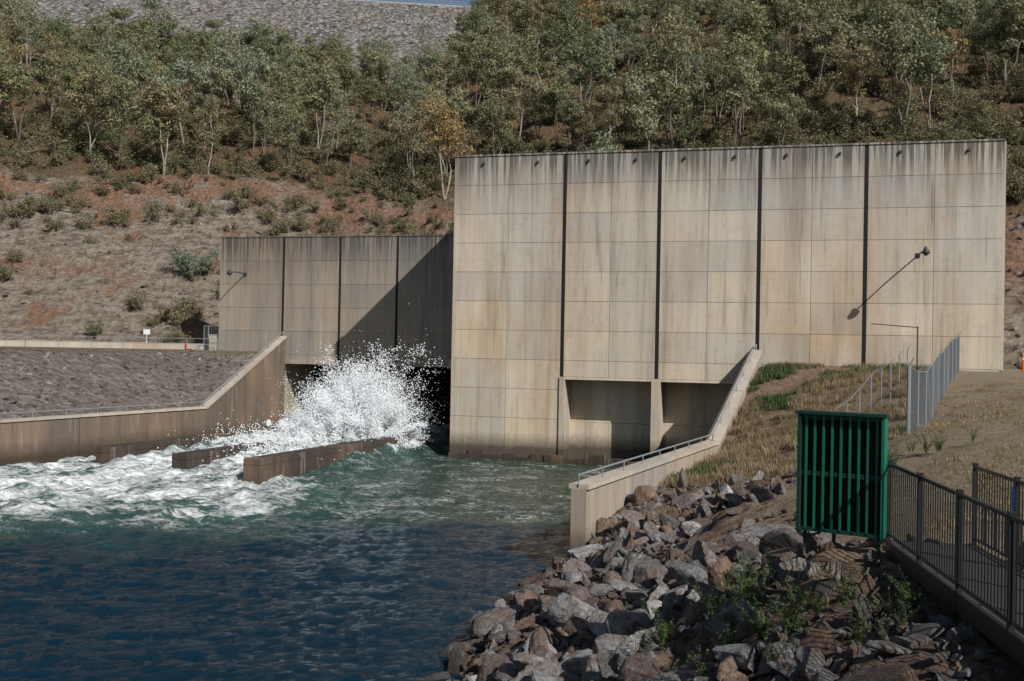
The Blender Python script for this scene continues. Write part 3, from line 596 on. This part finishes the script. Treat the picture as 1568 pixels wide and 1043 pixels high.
def railing(par,p,q,zbase,name,h=1.2,post=1.0):
    d=(q-p); L=d.length; d=d.normalized(); s=Vector((-d.y,d.x,0)); mb=MB()
    mb.para(p+up*(zbase+h-.05)-s*.025,d*L,s*.05,up*.04,0); mb.para(p+up*(zbase+.09)-s*.015,d*L,s*.03,up*.03,0)
    x=0
    while x<=L+.01:
        c=p+d*x; mb.para(c+up*(zbase-.2)-s*.03-d*.03,d*.06,s*.06,up*(h+.21),0); mb.para(c+up*(zbase+h+.01)-s*.038-d*.038,d*.076,s*.076,up*.02,0); x+=post
    x=.1
    while x<L:
        c=p+d*x; mb.tube([c+up*(zbase+.1),c+up*(zbase+h-.04)],.009,5,cap=False); x+=.1
    mb.obj(name,[M_BLACK],par)
railing(wk,A0-nr*.03,A1-nr*.03,zd,'near_railing',1.2,1.62); railing(wk,A0+nr*1.18+dw*.1,A1+nr*1.18,zd,'far_railing',1.2,1.62)
c=A0+nr*1.1+dw*1.75; mb=MB(); mb.para(c+up*(zd+.35),dw*.07,nr*.01,up*.75,0); mb.obj('blue_strap',[M_BLUE],wk)
# ---------------------------------------------------------------- fences
def gz(x,y): return float(rb(float(x),float(y)))
def chain(name,p,q,npost,h=2.0,mesh=True,big=()):
    e=empty(name); mb=MB(); P_=[]
    for k in range(npost):
        t=k/(npost-1); x=p[0]+(q[0]-p[0])*t; y=p[1]+(q[1]-p[1])*t; z=gz(x,y); P_.append(Vector((x,y,z))); mb.tube([(x,y,z-.2),(x,y,z+h)],.06 if k in big else .032,6)
        mb.tube([(x,y,z+h),(x+.12,y-.1,z+h+.25)],.018,4)
    if mesh: mb.tube([a+up*(h-.02) for a in P_],.02,5)
    for o_ in (.1,.17,.25): mb.tube([a+Vector((o_*.48,-o_*.4,h+o_)) for a in P_],.004,3)
    mb.obj('posts',[M_GALV],e)
    wm=MB()
    if mesh:
        for a,b in zip(P_[:-1],P_[1:]):
            L=(b-a).length; nn_=int(L/.16)
            for s in (1,-1):
                for i in range(-int(h/.16),nn_):
                    t0=i*.16; t1=t0+h; z0,z1=.03,h-.03
                    if t0<0: z0=-t0; t0=0
                    if t1>L: z1=h-(t1-L); t1=L
                    if z1<=z0: continue
                    if s<0: t0,t1=L-t0,L-t1
                    wm.tube([a.lerp(b,t0/L)+up*z0,a.lerp(b,t1/L)+up*z1],.005,3,cap=False)
        wm.obj('mesh_wires',[M_GALV],e)
chain('chain_link_fence',(25.8,56.5),(12.5,30.8),10,2.15,True,(9,))
chain('post_and_wire_fence',(20.6,51),(12.0,36.5),8,1.9,False)
mb=MB(); c=Vector((21.2,47.9,gz(21.2,47.9)+.9)); mb.para(c,Vector((.25,.5,0)),Vector((-.02,.01,0)),Vector((0,0,.75))); mb.tube([c+Vector((0,0,-1)),c],.03,5); mb.obj('warning_sign',[M_WHITE])
mb=MB(); c=Vector((20.9,50.5,gz(20.9,50.5))); mb.tube([c,c+up*3.0],.035,6); mb.tube([c+up*2.95,c+up*3.0+Vector((-2.4,0,.1))],.025,6); mb.obj('boom_pole',[M_STEEL])
for (x,y) in [(30.6,58.6),(31.3,59.3)]:
    mb=MB(); z=gz(x,y); mb.tube([(x,y,z-.1),(x,y,z+1.0),(x,y,z+1.06)],[.09,.09,.05],10,0); mb.tube([(x,y,z+.75),(x,y,z+.87)],.094,10,1); mb.obj('orange_bollard',[M_ORANGE,M_WHITE])
def lamp(o,u,z,L=3.0):
    e=empty('wall_lamp'); mb=MB(); b=P(o,u,0,z); mb.tube([b,b-nv*L*.5+up*.08,b-nv*L],[.05,.045,.04],8); mb.para(b-wv*.12-up*.15,wv*.24,-nv*.05,up*.3)
    h=b-nv*L; mb.tube([h+up*.25,h+up*.1,h-up*.1,h-up*.2],[.05,.12,.24,.2],12); mb.tube([h-up*.2,h-up*.3],[.13,.08],10); mb.obj('bracket_and_head',[M_STEEL],e)
lamp(O,30.1,13.9); lamp(O2,-22.4,13.6,2.6)
tr_=empty('terrace_railing'); mb=MB(); pl=[(-25.3,84.2),(-40,80.5),(-58,74),(-75,66)]
for a,b in zip(pl[:-1],pl[1:]):
    L=math.dist(a,b); k=int(L/2.4)
    for i in range(k+1): x=a[0]+(b[0]-a[0])*i/k; y=a[1]+(b[1]-a[1])*i/k; mb.tube([(x,y,6.9),(x,y,8.0)],.028,5)
    for h in (7.5,7.98): mb.tube([(*a,h),(*b,h)],.022,5)
mb.obj('rails',[M_GALV],tr_)
mb=MB()
for a,b in zip([(-24.5,88.4),(-42,85.2),(-60,79)],[(-42,85.2),(-60,79),(-80,70)]): mb.seg(a,b,7.55,7.55,6.8,6.8,.3)
mb.obj('concrete_kerb_wall',[C_COPE])
cab=empty('equipment_cage'); mb=MB(); c=Vector((-26.6,84.6,7.0))
for i in range(2):
    for j in range(2): mb.tube([c+Vector((i*1.3,j*1.2,0)),c+Vector((i*1.3,j*1.2,2.1))],.03,5)
for h in (1.0,2.1):
    for a,b in (((0,0),(1.3,0)),((1.3,0),(1.3,1.2)),((1.3,1.2),(0,1.2)),((0,1.2),(0,0))): mb.tube([c+Vector((*a,h)),c+Vector((*b,h))],.025,5)
for i in range(1,8): mb.tube([c+Vector((i*.16,0,0)),c+Vector((i*.16,0,2.1))],.01,4)
mb.obj('frame',[M_GALV],cab); mb=MB(); mb.para(c+Vector((.3,.4,0)),(.7,0,0),(0,.5,0),(0,0,1.3)); mb.para(c+Vector((.26,.36,1.3)),(.78,0,0),(0,.58,0),(0,0,.06)); mb.obj('cabinet',[simple('cabinet_paint',(.4,.38,.3),.6)],cab)
mb=MB(); c=Vector((-33,88.5,7)); mb.tube([c,c+up*1.3],.03,5); mb.para(c+Vector((-.3,-.03,1.3)),(.6,0,0),(0,.02,0),(0,0,.45)); mb.obj('notice_sign',[M_WHITE])
mb=MB(); c=Vector((-28.2,84.8,7)); mb.tube([c,c+up*.45,c+up*.52],[.12,.12,.05],10); mb.tube([c+up*.05,c+Vector((.5,0,.05))],.05,6); mb.obj('red_hydrant',[M_RED])
# ---------------------------------------------------------------- light / sky / camera
SD=Vector((1.94,-2.55,2.4)).normalized()
sun=bpy.data.objects.new('sun',bpy.data.lights.new('sun','SUN')); scene.collection.objects.link(sun); sun.data.energy=5.0; sun.data.angle=math.radians(.5); sun.data.color=(1,.97,.92)
sun.rotation_euler=(-SD).to_track_quat('-Z','Y').to_euler()
w=bpy.data.worlds.new('World'); scene.world=w; w.use_nodes=True; nt=w.node_tree; sky=nt.nodes.new('ShaderNodeTexSky'); sky.sky_type='NISHITA'; sky.sun_disc=False
sky.sun_elevation=math.asin(SD.z); sky.sun_rotation=math.atan2(SD.x,SD.y); nt.links.new(sky.outputs[0],nt.nodes['Background'].inputs[0]); nt.nodes['Background'].inputs[1].default_value=.065
cam=bpy.data.objects.new('camera',bpy.data.cameras.new('camera')); scene.collection.objects.link(cam); scene.camera=cam
cam.data.sensor_width=36; cam.data.lens=36*1500/1568; cam.data.clip_end=5000; cam.data.clip_start=.1
cam.matrix_world=Matrix.Translation((0,0,EYE))@Matrix.Rotation(math.radians(90.5),4,'X')@Matrix.Rotation(math.radians(1.1),4,'Z')
scene.view_settings.view_transform='Standard'; scene.view_settings.look='None'; scene.view_settings.exposure=0
